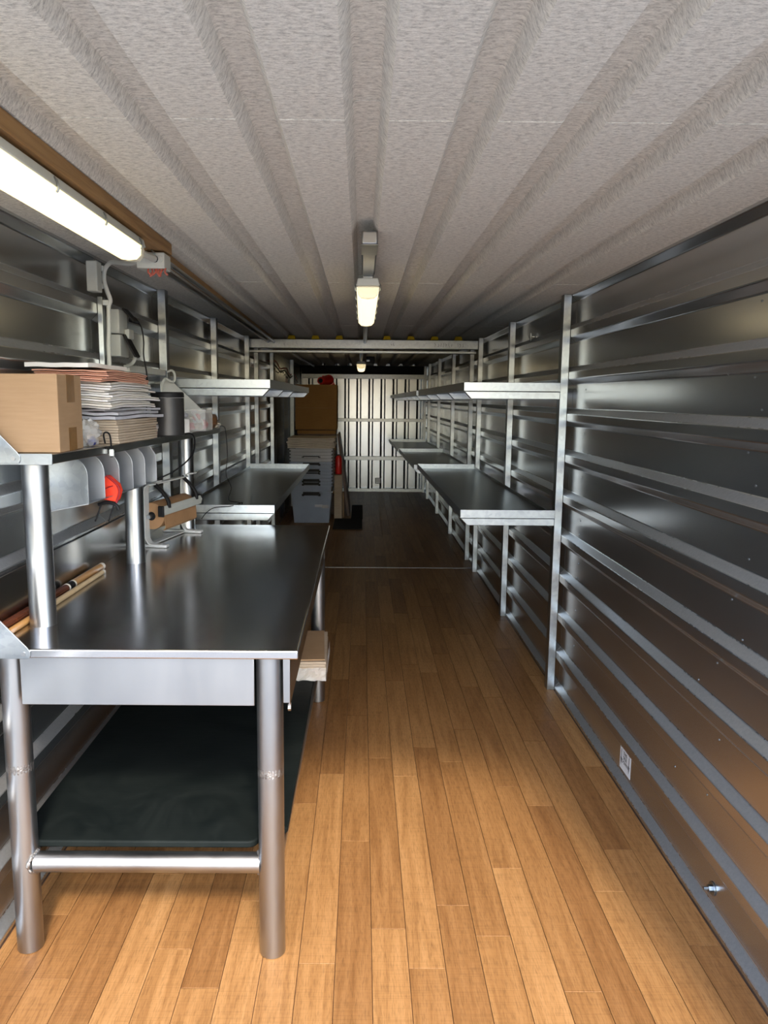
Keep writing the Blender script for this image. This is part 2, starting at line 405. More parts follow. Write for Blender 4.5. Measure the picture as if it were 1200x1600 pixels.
# pop-rivet screws on the right wall
scr = B().lathe([(0.0034, 0.0), (0.0034, 0.001), (0.002, 0.0020), (0.0005, 0.0022)], axis='x', n=8)
scr.v = [(-x, y, z) for x, y, z in scr.v]
sp = None
for (y, z) in ((2.371, 1.690), (2.208, 1.677), (2.155, 1.586), (2.204, 1.887), (2.213, 1.463), (2.155, 1.373), (2.22, 1.26), (2.16, 1.16), (2.24, 1.02),
               (2.16, 0.92), (2.30, 0.80), (2.42, 0.70), (2.25, 0.57), (2.40, 0.46), (2.30, 0.36), (2.55, 0.33),
               (3.86, 1.80), (3.87, 1.66), (3.86, 1.60), (3.87, 1.44), (3.86, 1.36), (3.87, 1.22), (3.85, 1.0), (3.86, 0.93), (3.85, 0.78), (3.87, 0.70), (3.86, 0.53), (3.86, 0.34),
               (5.35, 1.80), (5.36, 1.60), (5.35, 1.36), (5.36, 0.93), (5.35, 0.70)):
    p = (XR+RD-0.0005, y, z)
    if sp is None: sp = scr.build('screw', 'galv', wr, loc=(0, 0, 0)); sp.location = Vector(p)-Vector(LOC['wall_right'])
    else: share(sp, 'screw', wr, p)

# ---- end wall
wb = struct('wall_back', (0, YB, 0)); tag(wb, 'vertically ribbed galvanised end wall with cross rails')
pts = []; x = -1.255
while x < 1.05:
    pts += [(x, YB+0.050), (x+0.124, YB+0.050), (x+0.150, YB), (x+0.188, YB)]; x += 0.2065
pts = [p for p in pts if XL-0.03 < p[0] < XR+0.03]
pts = [(XL-0.03, YB+0.050)] + pts + [(XR+0.03, YB+0.050), (XR+0.03, YB+0.070), (XL-0.03, YB+0.070)]
B().prism(pts, 'z', -0.02, ZC+0.085).build('wall_panel', 'galv_door', wb, smooth=False, bevel=0.003)
for z0, z1 in ((1.935, 2.01), (1.21, 1.262), (0.55, 0.612), (0.0, 0.055)):
    B().box(XL+0.02, XR-0.02, YB-0.045, YB-0.001, z0, z1).build('cross_rail', 'galv', wb, bevel=0.003)
B().box(XL+0.02, XR-0.02, YB-0.060, YB-0.002, 2.012, ZC-0.004).build('header_shade_strip', 'rubber', wb)  # near-black strip standing in for the shade between top rail and roof
ve = B().box(0.235, 0.347, YB+0.036, YB+0.0495, 0.135, 0.235).build('vent_grille', 'rubber', wb, bevel=0.002)
for j in range(4): B().box(0.242, 0.340, YB+0.030, YB+0.037, 0.148+j*0.022, 0.158+j*0.022).build('louvre', 'grey_paint_metal', ve)
# lintel beam and corner posts at the joint between the two units
tr = struct('trim_1', (0, YS, 2.1)); tag(tr, 'galvanised cross beam where two container units join')
B().box(XL+0.02, XR-0.04, YS-0.12, YS-0.04, 2.053, 2.132).build('beam', 'galv', tr, bevel=0.003)
B().box(XL+0.02, XR-0.04, YS-0.03, YS+0.05, 2.018, 2.040).build('beam_flange', 'galv', tr, bevel=0.003)
rs = random.Random(3)
for (xa, n_, hgt) in ((0.66, 7, 0.030), (0.86, 3, 0.034), (0.26, 2, 0.02), (-0.71, 1, 0.02)):
    for j in range(n_):
        xx = xa+j*0.024; z = 2.088
        P = [(xx+rs.uniform(-.008, .008), YS-0.1208, z+hgt*(t-0.5)+rs.uniform(-.004, .004)) for t in (0, .4, .7, 1)]
        B().tube(spline(P, 3), 0.0016, 4).build('pen_mark', 'ink', tr)

# ------------------------------------------------------------------ tray shelves
def tray_shelf(label, side, y0, y1, xa0, xa1, z, arms, z1=None, group=None):
    """side R: tray between xa (room edge) and the wall studs; xa0 at the near end, xa1 at the far end"""
    s = 1 if side == 'R' else -1
    xw = (XR-0.042) if side == 'R' else (XL+0.042)
    z1 = z if z1 is None else z1
    t = thing('tray_shelf', ((xa0+xw)/2, y0, z-0.05), label, 'shelf', group)
    H = 0.046; th = 0.003
    def quad(P, name, thick):
        pass
    def slab(c, name):                 # c: 8 points
        return B().add(c, [(3, 2, 1, 0), (4, 5, 6, 7), (0, 1, 5, 4), (1, 2, 6, 5), (2, 3, 7, 6), (3, 0, 4, 7)]).build(name, 'galv', t, smooth=False, bevel=0.0012)
    def rect(pa, pb, pc, pd, za, zb, zc, zd, h, name):   # plan corners with bottom z, height h
        lo = [(*p, q) for p, q in zip((pa, pb, pc, pd), (za, zb, zc, zd))]
        return slab(lo + [(x, y, q+h) for x, y, q in lo], name)
    b0, b1 = z-H, z1-H
    A, Bq, C_, D = (xa0, y0), (xw, y0), (xw, y1), (xa1, y1)
    rect(A, Bq, C_, D, b0, b0, b1, b1, th, 'tray_bottom')
    rect((xa0, y0), (xw, y0), (xw, y0+th), (xa0, y0+th), b0, b0, b0, b0, H, 'front_lip')
    rect((xa1, y1-th), (xw, y1-th), (xw, y1), (xa1, y1), b1, b1, b1, b1, H, 'end_lip')
    rect((xa0, y0+th), (xa0+s*th, y0+th), (xa1+s*th, y1-th), (xa1, y1-th), b0, b0, b1, b1, H, 'side_lip')
    rect((xw-s*th, y0+th), (xw, y0+th), (xw, y1-th), (xw-s*th, y1-th), b0, b0, b1, b1, H*0.5, 'wall_lip')
    for ya in arms:
        f = (ya-y0)/(y1-y0); xe = xa0+(xa1-xa0)*f; zz = b0+(b1-b0)*f - 0.002
        pol = [(xe+s*0.004, zz), (xe+s*0.040, zz-0.038), (xw, zz-0.038), (xw, zz)]
        arm = B().prism(pol, 'y', ya, ya+0.045).build('support_arm', 'galv', t, smooth=False, bevel=0.002)
    return t
tray_shelf('long steel tray shelf at waist height on right wall, nearest the camera', 'R', 4.10, 7.10, 0.535, 0.515, 1.018, (4.105, 5.58, 7.02), 1.012)
tray_shelf('steel tray shelf at waist height just beyond the ceiling beam', 'R', 7.32, 9.90, 0.500, 0.475, 0.985, (7.33, 8.6, 9.84), 0.972)
tray_shelf('farthest waist-height steel tray shelf on right wall beside end wall', 'R', 9.96, 12.60, 0.470, 0.440, 0.966, (9.98, 11.3, 12.54), 0.950)
ux = [(4.10, 5.56), (5.58, 7.06), (7.32, 8.90), (8.92, 10.6), (10.62, 12.7)]
ul = ['eye-level steel tray shelf on right wall, nearest of the row', 'eye-level steel tray shelf on right wall, second of the row',
      'eye-level steel tray shelf on right wall, third of the row', 'eye-level steel tray shelf on right wall, fourth of the row', 'eye-level steel tray shelf on right wall, farthest of the row']
for j, (a, b_) in enumerate(ux):
    fx = lambda y: 0.537 - 0.0088*(y-4.1); fz = lambda y: 1.697 - 0.0045*(y-4.1)
    tray_shelf(ul[j], 'R', a, b_, fx(a), fx(b_), fz(a), (a+0.005, (a+b_)/2), fz(b_), 'upper tray shelves on the right wall')
tray_shelf('long steel tray shelf at waist height on left wall behind the workbench', 'L', 4.16, 6.95, -0.475, -0.472, 1.027, (4.165, 5.5, 6.88), 1.016)
tray_shelf('eye-level steel tray shelf on left wall above the workbench end', 'L', 4.06, 5.45, -0.480, -0.480, 1.702, (4.065, 4.8))
tray_shelf('eye-level steel tray shelf on left wall near the ceiling beam', 'L', 5.47, 6.95, -0.480, -0.476, 1.698, (5.48, 6.86))

# ------------------------------------------------------------------ workbench
wbn = thing('workbench', (-0.6, 3.0, 0), 'stainless steel workbench on pipe legs with raised shelf and lower board', 'workbench')
BX0, BX1, BY0, BY1, BZ = -1.048, -0.167, 1.985, 4.045, 0.937
B().box(BX0, BX1, BY0, BY1, BZ-0.025, BZ).build('tabletop', 'stainless', wbn, bevel=0.004, seg=3)
B().box(BX0-0.003, BX0+0.003, BY0, BY1, BZ, BZ+0.150).build('backsplash', 'stainless', wbn, bevel=0.001)
def gusset(y, x0, z, w, h, name, par):
    gp = B().prism([(x0, z-0.026), (x0+w+0.012, z-0.026), (x0+w+0.016, z-0.018), (x0+w+0.016, z-0.006), (x0+w+0.008, z+0.006), (x0+0.006, z+h), (x0, z+h)], 'y', y-0.004, y)
    o = gp.build(name, 'galv', par, smooth=False, bevel=0.001)
    B().lathe([(0.006, 0), (0.006, 0.002), (0.002, 0.003)], (x0+w-0.002, y-0.0065, z-0.012), 'y', 10).build('screw', 'stainless_pipe', o)
    return o
gusset(BY0, BX0, BZ, 0.148, 0.168, 'end_plate', wbn); gusset(BY1+0.004, BX0, BZ, 0.148, 0.168, 'end_plate', wbn)
LEGS = ((-0.251, 2.045), (-0.967, 2.061), (-0.226, 3.942), (-0.955, 3.942))
for (x, y) in LEGS:
    lg = B().lathe([(0.034, 0.0), (0.037, 0.003), (0.037, BZ-0.026)], (x, y, 0), 'z', 32).build('leg', 'stainless_pipe', wbn)
    if y < 3: B().lathe([(0.03705, 0.555), (0.0372, 0.564), (0.0372, 0.573), (0.03705, 0.582)], (x, y, 0), 'z', 24).build('weld_mark', 'weld', lg)
B().box(-0.928, -0.290, 2.012, 2.018, 0.770, BZ-0.0255).build('apron', 'stainless_pipe', wbn, bevel=0.0015)
sa = B().box(-0.198, -0.193, 2.03, 3.92, 0.765, BZ-0.0255).build('side_apron', 'stainless', wbn, bevel=0.0015)
B().tube([(-0.200, 2.04, 0.757), (-0.192, 2.04, 0.757)], 0.012, 10).build('apron_hook', 'stainless_pipe', sa)
B().box(-0.212, -0.193, 2.022, 2.028, 0.775, BZ-0.026).build('apron_return', 'stainless_pipe', wbn, bevel=0.001)
B().box(-0.235, -0.190, 3.93, 3.936, 0.78, BZ-0.026).build('apron_return', 'stainless_pipe', wbn, bevel=0.001)
for (a, b_) in (((-0.967, 2.053), (-0.251, 2.053)), ((-0.955, 3.942), (-0.226, 3.942)), ((-0.964, 2.061), (-0.955, 3.942)), ((-0.251, 2.045), (-0.226, 3.942))):
    d = (Vector((*b_, 0))-Vector((*a, 0))).normalized()*0.034
    cp = B().tube([(a[0]+d.x, a[1]+d.y, 0.277), (b_[0]-d.x, b_[1]-d.y, 0.277)], 0.029, 20).build('cross_pipe', 'stainless_pipe', wbn)
    if a[1] < 3 and b_[1] < 3:
        for q, sgn in ((a, 1), (b_, -1)):
            pts = []
            for k in range(25):
                th = 2*math.pi*k/24; yy, zz = 0.031*math.cos(th), 0.031*math.sin(th)
                pts.append((q[0]+sgn*math.sqrt(max(0.0376**2-yy*yy, 0)), q[1]+0.004+yy, 0.277+zz))
            B().tube(pts, [0.0055+0.002*math.sin(k*2.3) for k in range(25)], 8, False).build('weld_bead', 'weld', cp)
# lower board, notched round the near right leg
bp = arc((-0.975, 2.105), 0.03, 180, 270, 5) + arc((-0.325, 2.105), 0.03, 270, 360, 5) + [(-0.293, 2.125)] + arc((-0.251, 2.05), 0.085, 118, 62, 6)[0:0] + \
     [(-0.29, 2.145)] + arc((-0.235, 2.165), 0.02, 270, 360, 4) + [(-0.213, 3.60), (-0.213, 3.86), (-0.30, 3.86), (-0.30, 3.98), (-1.005, 3.98)]
B().prism(bp, 'z', 0.307, 0.328).build('lower_board', 'black_board', wbn, bevel=0.005, seg=3)
# raised shelf: plate, posts, pigeonhole rack (skewed a little to the bench)
SK = 0.055
def skx(x, y): return x + SK*(y-2.10)
ovx = -0.845
def skbox(x0, x1, y0, y1, z0, z1):
    P = [(skx(x, y), y, z) for z in (z0, z1) for x, y in ((x0, y0), (x1, y0), (x1, y1), (x0, y1))]
    return B().add(P, [(3, 2, 1, 0), (4, 5, 6, 7), (0, 1, 5, 4), (1, 2, 6, 5), (2, 3, 7, 6), (3, 0, 4, 7)])
OZ = 1.452
ov = skbox(-1.045, ovx, 2.10, 4.03, OZ-0.028, OZ).build('raised_shelf', 'stainless', wbn, bevel=0.003)
B().box(-1.048, skx(ovx, 2.1), 2.096, 2.0995, OZ-0.030, OZ+0.001).build('shelf_edge', 'galv', ov, bevel=0.001)
gusset(2.096, -1.048, OZ, 0.102, 0.115, 'end_plate', ov)
B().prism([(-1.045, OZ), (-0.745, OZ), (-0.745, OZ+0.010), (-0.995, 1.698), (-1.015, 1.704), (-1.034, 1.692), (-1.045, 1.63)], 'y', 4.031, 4.035).build('end_plate', 'white_paint', ov, smooth=False, bevel=0.001)
for (x, y) in ((-0.943, 2.215), (-0.922, 3.09), (-0.879, 3.84)):
    B().lathe([(0.038, BZ), (0.0375, BZ+0.002), (0.0375, OZ-0.029)], (x, y, 0), 'z', 32).build('shelf_post', 'stainless_pipe', wbn)
rk = B()
def rk_floor(x0, x1): return 1.232 + (x1 - x0)*0
PZ = lambda x: 1.275 - (skx(-0.85, 2.4)-x)*0.20
ycs = [2.40 + 0.134*k for k in range(6)]
xe = lambda y: -0.858 + SK*1.0*(y-2.40)
xl_ = -1.040
P = []
for zoff in (-0.003, 0.0):
    for (x, y) in ((xl_, ycs[0]-0.004), (xe(ycs[0]), ycs[0]-0.004), (xe(ycs[-1]), ycs[-1]+0.004), (xl_, ycs[-1]+0.004)):
        P.append((x, y, 1.275-(xe(y)-x)*0.20+zoff))
rack = B().add(P, [(3, 2, 1, 0), (4, 5, 6, 7), (0, 1, 5, 4), (1, 2, 6, 5), (2, 3, 7, 6), (3, 0, 4, 7)]).build('pigeonhole_rack', 'grey_paint_metal', wbn, smooth=False)
for k, y in enumerate(ycs):
    e = xe(y); zt = OZ-0.029
    pol = [(xl_, 1.275-(e-xl_)*0.20), (e, 1.275)] + arc((e-0.062, zt-0.062), 0.062, 0, 90, 8) + [(xl_, zt)]
    o = B().prism(pol, 'y', y-0.0015, y+0.0015).build('divider', 'galv' if k == 0 else 'grey_paint_metal', rack, smooth=False, bevel=0.0008)

# ------------------------------------------------------------------ things on the raised shelf
T = OZ+0.001
def rotbox(cx, cy, w, d, z0, z1, a):
    m = Matrix.Translation((cx, cy, 0)) @ Matrix.Rotation(R(a), 4, 'Z')
    return B().box(-w/2, w/2, -d/2, d/2, z0, z1, m), m
cb = thing('cardboard_box', (-0.96, 2.24, T), 'brown cardboard box with tape strips at near end of raised shelf', 'box')
b, m = rotbox(-0.940, 2.238, 0.195, 0.205, T, T+0.216, 2.5); b.build('carton', 'card', cb, bevel=0.002)
for (z0, z1, y0_) in ((0.138, 0.2165, 0.012), (-0.0005, 0.066, 0.016)):
    B().box(0.0972, 0.0980, -0.04+y0_, 0.028+y0_, T+z0, T+z1, m).build('tape_strip', 'tape', cb)
B().box(-0.02, 0.098, -0.028, 0.040, T+0.2155, T+0.2168, m).build('tape_strip', 'tape', cb)
B().box(-0.0975, 0.0975, -0.0012, 0.0012, T+0.2155, T+0.2172, m).build('lid_seam', 'card_pale', cb)
# flat cardboard bundle, mailers, envelopes, folders in one tall pile
rs = random.Random(11)
def wavy(cx, cy, w, d, z, th, a, amp, seed, sag=0.0, nx=10, ny=12):
    r_ = random.Random(seed); ph = [r_.uniform(0, 6.28) for _ in range(4)]
    m = Matrix.Translation((cx, cy, 0)) @ Matrix.Rotation(R(a), 4, 'Z')
    V = []; F = []
    for s_ in (0, 1):
        for i in range(nx+1):
            for j in range(ny+1):
                u, v = i/nx-0.5, j/ny-0.5
                zz = z + s_*th + amp*(math.sin(u*7+ph[0])*math.sin(v*6+ph[1])+0.5*math.sin(u*15+ph[2]+v*9)) - sag*(max(0, abs(v)-0.25)*2+max(0, u-0.2)*1.5)
                e = 0.0 if s_ == 0 else 0.0
                p = m @ Vector((u*w, v*d, 0)); V.append((p.x, p.y, zz))
    N = (nx+1)*(ny+1); ix = lambda s_, i, j: s_*N+i*(ny+1)+j
    for i in range(nx):
        for j in range(ny):
            F.append((ix(0, i, j), ix(0, i, j+1), ix(0, i+1, j+1), ix(0, i+1, j))); F.append((ix(1, i, j), ix(1, i+1, j), ix(1, i+1, j+1), ix(1, i, j+1)))
    for i in range(nx):
        F.append((ix(0, i, 0), ix(0, i+1, 0), ix(1, i+1, 0), ix(1, i, 0))); F.append((ix(0, i, ny), ix(1, i, ny), ix(1, i+1, ny), ix(0, i+1, ny)))
    for j in range(ny):
        F.append((ix(0, 0, j), ix(1, 0, j), ix(1, 0, j+1), ix(0, 0, j+1))); F.append((ix(0, nx, j), ix(0, nx, j+1), ix(1, nx, j+1), ix(1, nx, j)))
    return B().add(V, F)
for k in range(9):
    o = rotbox(-0.915+rs.uniform(-.003, .003), 2.775+rs.uniform(-.004, .004), 0.235, 0.40, T+k*0.0088, T+k*0.0088+0.0078, -3.5+rs.uniform(-.6, .6))[0].build('cardboard_sheet', 'card_pale', bevel=0.001)
    tag(o, 'flat cardboard sheet under the paper pile, %s counting up from the shelf' % ['first', 'second', 'third', 'fourth', 'fifth', 'sixth', 'seventh', 'eighth', 'ninth'][k], 'cardboard', 'cardboard sheets on the raised shelf')
z = T+0.081
ORD = ['topmost', 'second', 'third', 'fourth', 'fifth', 'sixth', 'seventh', 'eighth', 'ninth', 'tenth', 'eleventh', 'twelfth', 'thirteenth']
for k, (dx, dy, a, th) in enumerate(((0.0, 0.0, -6, 0.010), (-0.005, -0.01, -2, 0.009), (-0.02, 0.0, -9, 0.007))):
    o = wavy(-0.910+dx, 2.77+dy, 0.25, 0.44, z+0.003, th, a, 0.0030, 40, 0.004).build('padded_mailer', 'mailer_grey'); z += th+0.004
    tag(o, ['crumpled grey padded mailer lying on the cardboard bundle', 'grey padded mailer in middle of the mailer layer', 'grey padded mailer under the white envelopes'][k], 'mailer', 'padded mailers')
z += 0.006
for k in range(11):
    th = rs.uniform(0.0055, 0.0085)
    o = wavy(-0.915+rs.uniform(-.008, .008), 2.715+rs.uniform(-.016, .016), 0.235+rs.uniform(-.01, .014), 0.47+rs.uniform(-.03, .03), z, th*0.80, -2+rs.uniform(-2.5, 2.5), 0.0012, 70, 0.010).build('envelope', 'paper_cream' if k % 3 == 1 else 'paper_white')
    tag(o, ('white paper envelope in the stack below the salmon folders, %s from the top' % ORD[10-k]).replace('topmost from the top', 'the topmost'), 'envelope', 'white envelopes on the raised shelf'); z += th+0.0006
for k in range(6):
    th = 0.0050
    o = wavy(-0.915+rs.uniform(-.006, .006), 2.665+rs.uniform(-.02, .02), 0.23, 0.44+rs.uniform(-.03, .03), z, th*0.8, -2+rs.uniform(-3, 3), 0.0013, 90, 0.012).build('paper_folder', 'paper_pink')
    tag(o, ('salmon pink paper folder above the white envelopes, %s from the top' % ORD[5-k]).replace('topmost from the top', 'the topmost'), 'folder', 'salmon folders on the raised shelf'); z += th+0.0008
tag(wavy(-0.925, 2.55, 0.20, 0.32, z+0.001, 0.013, -4, 0.0013, 90, 0.004).build('paper_sheet', 'paper_white'), 'loose white sheets lying on the salmon folders', 'paper')
# bag of wrapped bits
def lump(name, c, r, mat, parent=None, seed=1, n=18, rough=0.25, flat=True):
    r_ = random.Random(seed); b = B(); V = []; F = []; m_ = n//2
    for i in range(m_+1):
        for j in range(n):
            th, ph = math.pi*i/m_, 2*math.pi*j/n; k = 1+r_.uniform(-rough, rough)*(0 if i in (0, m_) else 1)
            q = (r[0]*k*math.sin(th)*math.cos(ph), r[1]*k*math.sin(th)*math.sin(ph), r[2]*k*math.cos(th))
            V.append((c[0]+q[0], c[1]+q[1], max(c[2]+q[2], c[2]-r[2])))
    for i in range(m_):
        for j in range(n): F.append((i*n+j, (i+1)*n+j, (i+1)*n+(j+1) % n, i*n+(j+1) % n))
    b.add(V, F); return b.build(name, mat, parent, smooth=not flat)
bag = thing('plastic_bag', (-0.845, 2.46, T), 'clear crinkled plastic bag between the cardboard box and paper pile', 'bag')
lump('film', (-0.868, 2.440, T+0.040), (0.036, 0.070, 0.040), 'clear_film', bag, 5, 26, 0.22, False)
lump('contents', (-0.862, 2.46, T+0.020), (0.018, 0.034, 0.018), 'card_pale', bag, 6, 12, 0.2)
lump('dark_contents', (-0.852, 2.435, T+0.016), (0.014, 0.016, 0.015), 'navy', bag, 8, 10, 0.2)
ub = thing('usb_cable', (-0.80, 2.52, T), 'short black cable with white plug hanging over the shelf edge', 'cable')
ed = skx(ovx, 2.50)
B().tube(spline([(ed-0.01, 2.50, T+0.006), (ed-0.005, 2.475, T+0.035), (ed+0.006, 2.470, T+0.042), (ed+0.010, 2.49, T+0.030), (ed+0.010, 2.50, T-0.014)], 6), 0.0028, 8).build('cord', 'black_plastic', ub)
B().lathe([(0.007, 0), (0.008, 0.002), (0.008, 0.018), (0.006, 0.022)], (ed+0.010, 2.50, T-0.036), 'z', 14).build('plug', 'white_plastic', ub)
B().lathe([(0.0045, 0), (0.0045, 0.004)], (ed+0.010, 2.50, T-0.0395), 'z', 12).build('plug_socket', 'black_plastic', ub)
zt_ = B().tube(spline([(skx(ovx, 2.80)-0.004, 2.80, T+0.003), (skx(ovx, 2.85)+0.004, 2.85, T+0.018), (skx(ovx, 2.9)-0.002, 2.90, T+0.033)], 4), 0.0026, 6).build('zip_tie', 'blue_plastic')
tag(zt_, 'blue zip tie sticking out beside the cardboard bundle', 'zip tie')
cw = thing('candy_bag', (-0.82, 3.02, T), 'crumpled clear bag of red and white bits beside black canister', 'bag')
cx_ = skx(ovx, 3.03)-0.035
lump('film', (cx_, 3.02, T+0.030), (0.032, 0.055, 0.030), 'clear_film', cw, 15, 18, 0.22)
lump('red_bit', (cx_+0.012, 3.035, T+0.032), (0.012, 0.016, 0.012), 'pink_plastic', cw, 16, 10, 0.2)
lump('red_bit', (cx_+0.006, 3.055, T+0.014), (0.012, 0.014, 0.012), 'pink_plastic', cw, 17, 10, 0.2)
lump('white_bit', (cx_+0.004, 3.0, T+0.018), (0.016, 0.020, 0.016), 'paper_white', cw, 18, 10, 0.2)
can = thing('canister', (-0.797, 3.17, T), 'dark grey cylindrical canister with black lid on raised shelf', 'canister')
CC = (-0.785, 3.13)
B().lathe([(0.060, T), (0.065, T+0.004), (0.066, T+0.152)], (*CC, 0), 'z', 40).build('body', 'canister_grey', can)
B().lathe([(0.0662, T+0.153), (0.0668, T+0.158), (0.0660, T+0.170), (0.061, T+0.175), (0.052, T+0.174)], (*CC, 0), 'z', 40).build('lid', 'black_plastic', can)
wbx = rotbox(-0.775, 3.405, 0.030, 0.045, T, T+0.060, 10)[0].build('small_carton', 'paper_white', bevel=0.002)
tag(wbx, 'small white carton between the canister and clear tub', 'box')
tub = thing('clear_tub', (-0.77, 3.58, T), 'clear plastic tub of small coloured odds and ends', 'tub')
tx, ty = -0.790, 3.64
tb = B()
for (x0, x1, y0, y1) in ((-0.070, 0.070, -0.085, -0.083), (-0.070, 0.070, 0.083, 0.085), (-0.070, -0.068, -0.083, 0.083), (0.068, 0.070, -0.083, 0.083)):
    tb.box(tx+x0, tx+x1, ty+y0, ty+y1, T, T+0.098)
tb.box(tx-0.068, tx+0.068, ty-0.083, ty+0.083, T, T+0.002)
tb.build('tub_walls', 'clear_plastic', tub)
B().box(tx-0.074, tx+0.074, ty-0.089, ty-0.0855, T+0.092, T+0.099).build('rim', 'clear_film', tub)
B().box(tx+0.0705, tx+0.074, ty-0.0855, ty+0.089, T+0.092, T+0.099).build('rim', 'clear_film', tub)
for (dx, dy, dz, r_, mt, sd_) in ((-.03, -.05, .02, .022, 'cue_pale', 1), (.0, -.055, .018, .020, 'pink_plastic', 2), (.03, -.05, .02, .02, 'card_pale', 3), (.02, .0, .03, .028, 'paper_white', 4),
                                  (-.02, .02, .03, .03, 'cue_pale', 5), (.03, .04, .025, .026, 'pink_plastic', 6), (-.035, -.045, .07, .018, 'navy', 7), (.02, -.03, .062, .018, 'pink_plastic', 8), (-.01, .0, .055, .02, 'foil', 9)):
    lump('odd_item', (tx+dx, ty+dy, T+0.001+max(dz, r_)), (r_, r_, r_*0.9), mt, tub, sd_, 10, 0.25)
B().tube([(tx+0.005, ty-0.06, T+0.09), (tx+0.045, ty-0.05, T+0.02)], 0.006, 8).build('white_stick', 'paper_white', tub)
tag(lump('brown_pouch', (-0.765, 3.83, T+0.040), (0.05, 0.055, 0.040), 'brown_lump', None, 31, 16, 0.12, False), 'dark brown rounded pouch behind the clear tub', 'pouch')
tag(lump('foil_wrapper', (-0.755, 3.945, T+0.022), (0.034, 0.04, 0.022), 'foil', None, 33, 16, 0.4), 'crumpled silvery wrapper at far end of raised shelf', 'wrapper')
# cords running off the shelf
tag(B().tube(spline([(-0.735, 3.18, T+0.004), (-0.72, 3.25, T+0.003), (-0.722, 3.33, T-0.03), (-0.745, 3.36, T-0.10), (-0.83, 3.38, T-0.17), (-0.935, 3.36, T-0.22), (-1.00, 3.30, T-0.27)], 8), 0.0035, 8).build('power_cord', 'black_plastic'),
    'black cord looping from the canister down behind the rack', 'cord')
tag(B().tube(spline([(-0.77, 3.98, T+0.004), (-0.722, 4.02, T+0.006), (-0.715, 4.055, T-0.03), (-0.712, 4.07, 1.30), (-0.724, 4.09, 1.20), (-0.700, 4.10, 1.13), (-0.715, 4.11, 1.06), (-0.67, 4.20, 1.032), (-0.70, 4.30, 0.986), (-0.66, 4.22, 1.032), (-0.715, 4.150, 1.020), (-0.80, 4.150, 1.012), (-0.845, 4.150, 0.985), (-0.86, 4.09, 0.960)], 6), 0.0022, 6).build('thin_cord', 'black_plastic'),
    'thin black cord dangling from shelf end across the left tray shelf', 'cord')
# ear-defender style orange pouch in the second pigeonhole
ear = thing('orange_pouch', (-0.87, 2.70, 1.25), 'bright orange padded pouch with black strap in the pigeonholes', 'pouch')
oy = 2.60
op = B().prism([(-0.900, 1.264), (-0.838, 1.252), (-0.826, 1.288), (-0.834, 1.312), (-0.868, 1.342), (-0.900, 1.330)], 'y', oy, oy+0.050).build('padded_body', 'orange_fabric', ear, bevel=0.006, seg=3)
B().tube(spline([(-0.866, oy-0.001, 1.343), (-0.832, oy-0.001, 1.313), (-0.824, oy-0.001, 1.288), (-0.836, oy-0.001, 1.250)], 5), 0.0035, 8).build('piping', 'red_trim', ear)
B().tube([(-0.900, oy-0.002, 1.290), (-0.845, oy-0.002, 1.308)], 0.002, 6).build('seam', 'red_trim', ear)
B().tube(spline([(-0.905, oy+0.02, 1.240), (-0.875, oy+0.02, 1.248), (-0.845, oy+0.02, 1.240), (-0.836, oy+0.02, 1.222)], 5), 0.006, 8).build('strap', 'black_plastic', ear)
for (xa, xb) in ((-0.893, -0.918), (-0.850, -0.872)):
    B().tube([(xa, oy+0.02, 1.244), (xb, oy+0.02, 1.182)], 0.0028, 8).build('prong', 'black_plastic', ear)

# ------------------------------------------------------------------ on the worktop
ps = thing('paper_roll_stand', (-0.925, 3.60, BZ), 'white metal paper-roll dispenser stand with black cutter arms on workbench', 'dispenser')
def cframe(y):
    pts = [(-0.905, BZ+0.012), (-0.945, BZ+0.014), (-0.962, BZ+0.030), (-0.968, BZ+0.06), (-0.968, BZ+0.20), (-0.965, BZ+0.265), (-0.945, BZ+0.292), (-0.90, BZ+0.30)]
    P = spline([(x+0.040, y, z) for x, z in pts], 4); b = B(); n = len(P)
    V = []; 
    for i, p in enumerate(P):
        a = P[max(i-1, 0)]; c = P[min(i+1, n-1)]; t = (c-a).normalized(); nn = Vector((-t.z, 0, t.x))
        for (u, v) in ((-0.003, -0.02), (0.003, -0.02), (0.003, 0.02), (-0.003, 0.02)): V.append(p+nn*u+Vector((0, v, 0)))
    F = [(i*4+k, i*4+(k+1) % 4, (i+1)*4+(k+1) % 4, (i+1)*4+k) for i in range(n-1) for k in range(4)] + [(3, 2, 1, 0), tuple((n-1)*4+k for k in range(4))]
    return b.add(V, F)
for y in (3.41, 3.80):
    fr = cframe(y).build('side_frame', 'white_paint', ps)
    B().box(-1.035, -0.83, y-0.018, y+0.018, BZ+0.001, BZ+0.014).build('foot', 'white_paint', ps, bevel=0.005, seg=3)
    B().box(-0.845, -0.832, y-0.012, y+0.012, BZ+0.0005, BZ+0.004).build('pad', 'rubber', fr)
B().box(-0.952, -0.915, 3.43, 3.79, BZ+0.003, BZ+0.010).build('base_bar', 'white_paint', ps, bevel=0.002)
B().box(-0.93, -0.90, 3.40, 3.81, BZ+0.278, BZ+0.286).build('top_bar', 'white_paint', ps, bevel=0.002)
B().tube([(-0.915, 3.40, 1.075), (-0.915, 3.82, 1.075)], 0.009, 10).build('spindle', 'stainless_pipe', ps)
for y in (3.46, 3.77):
    P = spline([(-0.915, y, BZ+0.285), (-0.895, y, BZ+0.268), (-0.868, y, BZ+0.240), (-0.845, y, BZ+0.205), (-0.842, y, BZ+0.175)], 5)
    B().tube(P, 0.009, 8).build('cutter_arm', 'black_plastic', ps)
bl = B().prism([(-0.858, 1.088), (-0.845, 1.082), (-0.838, 1.106), (-0.848, 1.124), (-0.858, 1.120)], 'y', 3.40, 3.83).build('cutter_blade', 'grey_plastic', ps, bevel=0.001)
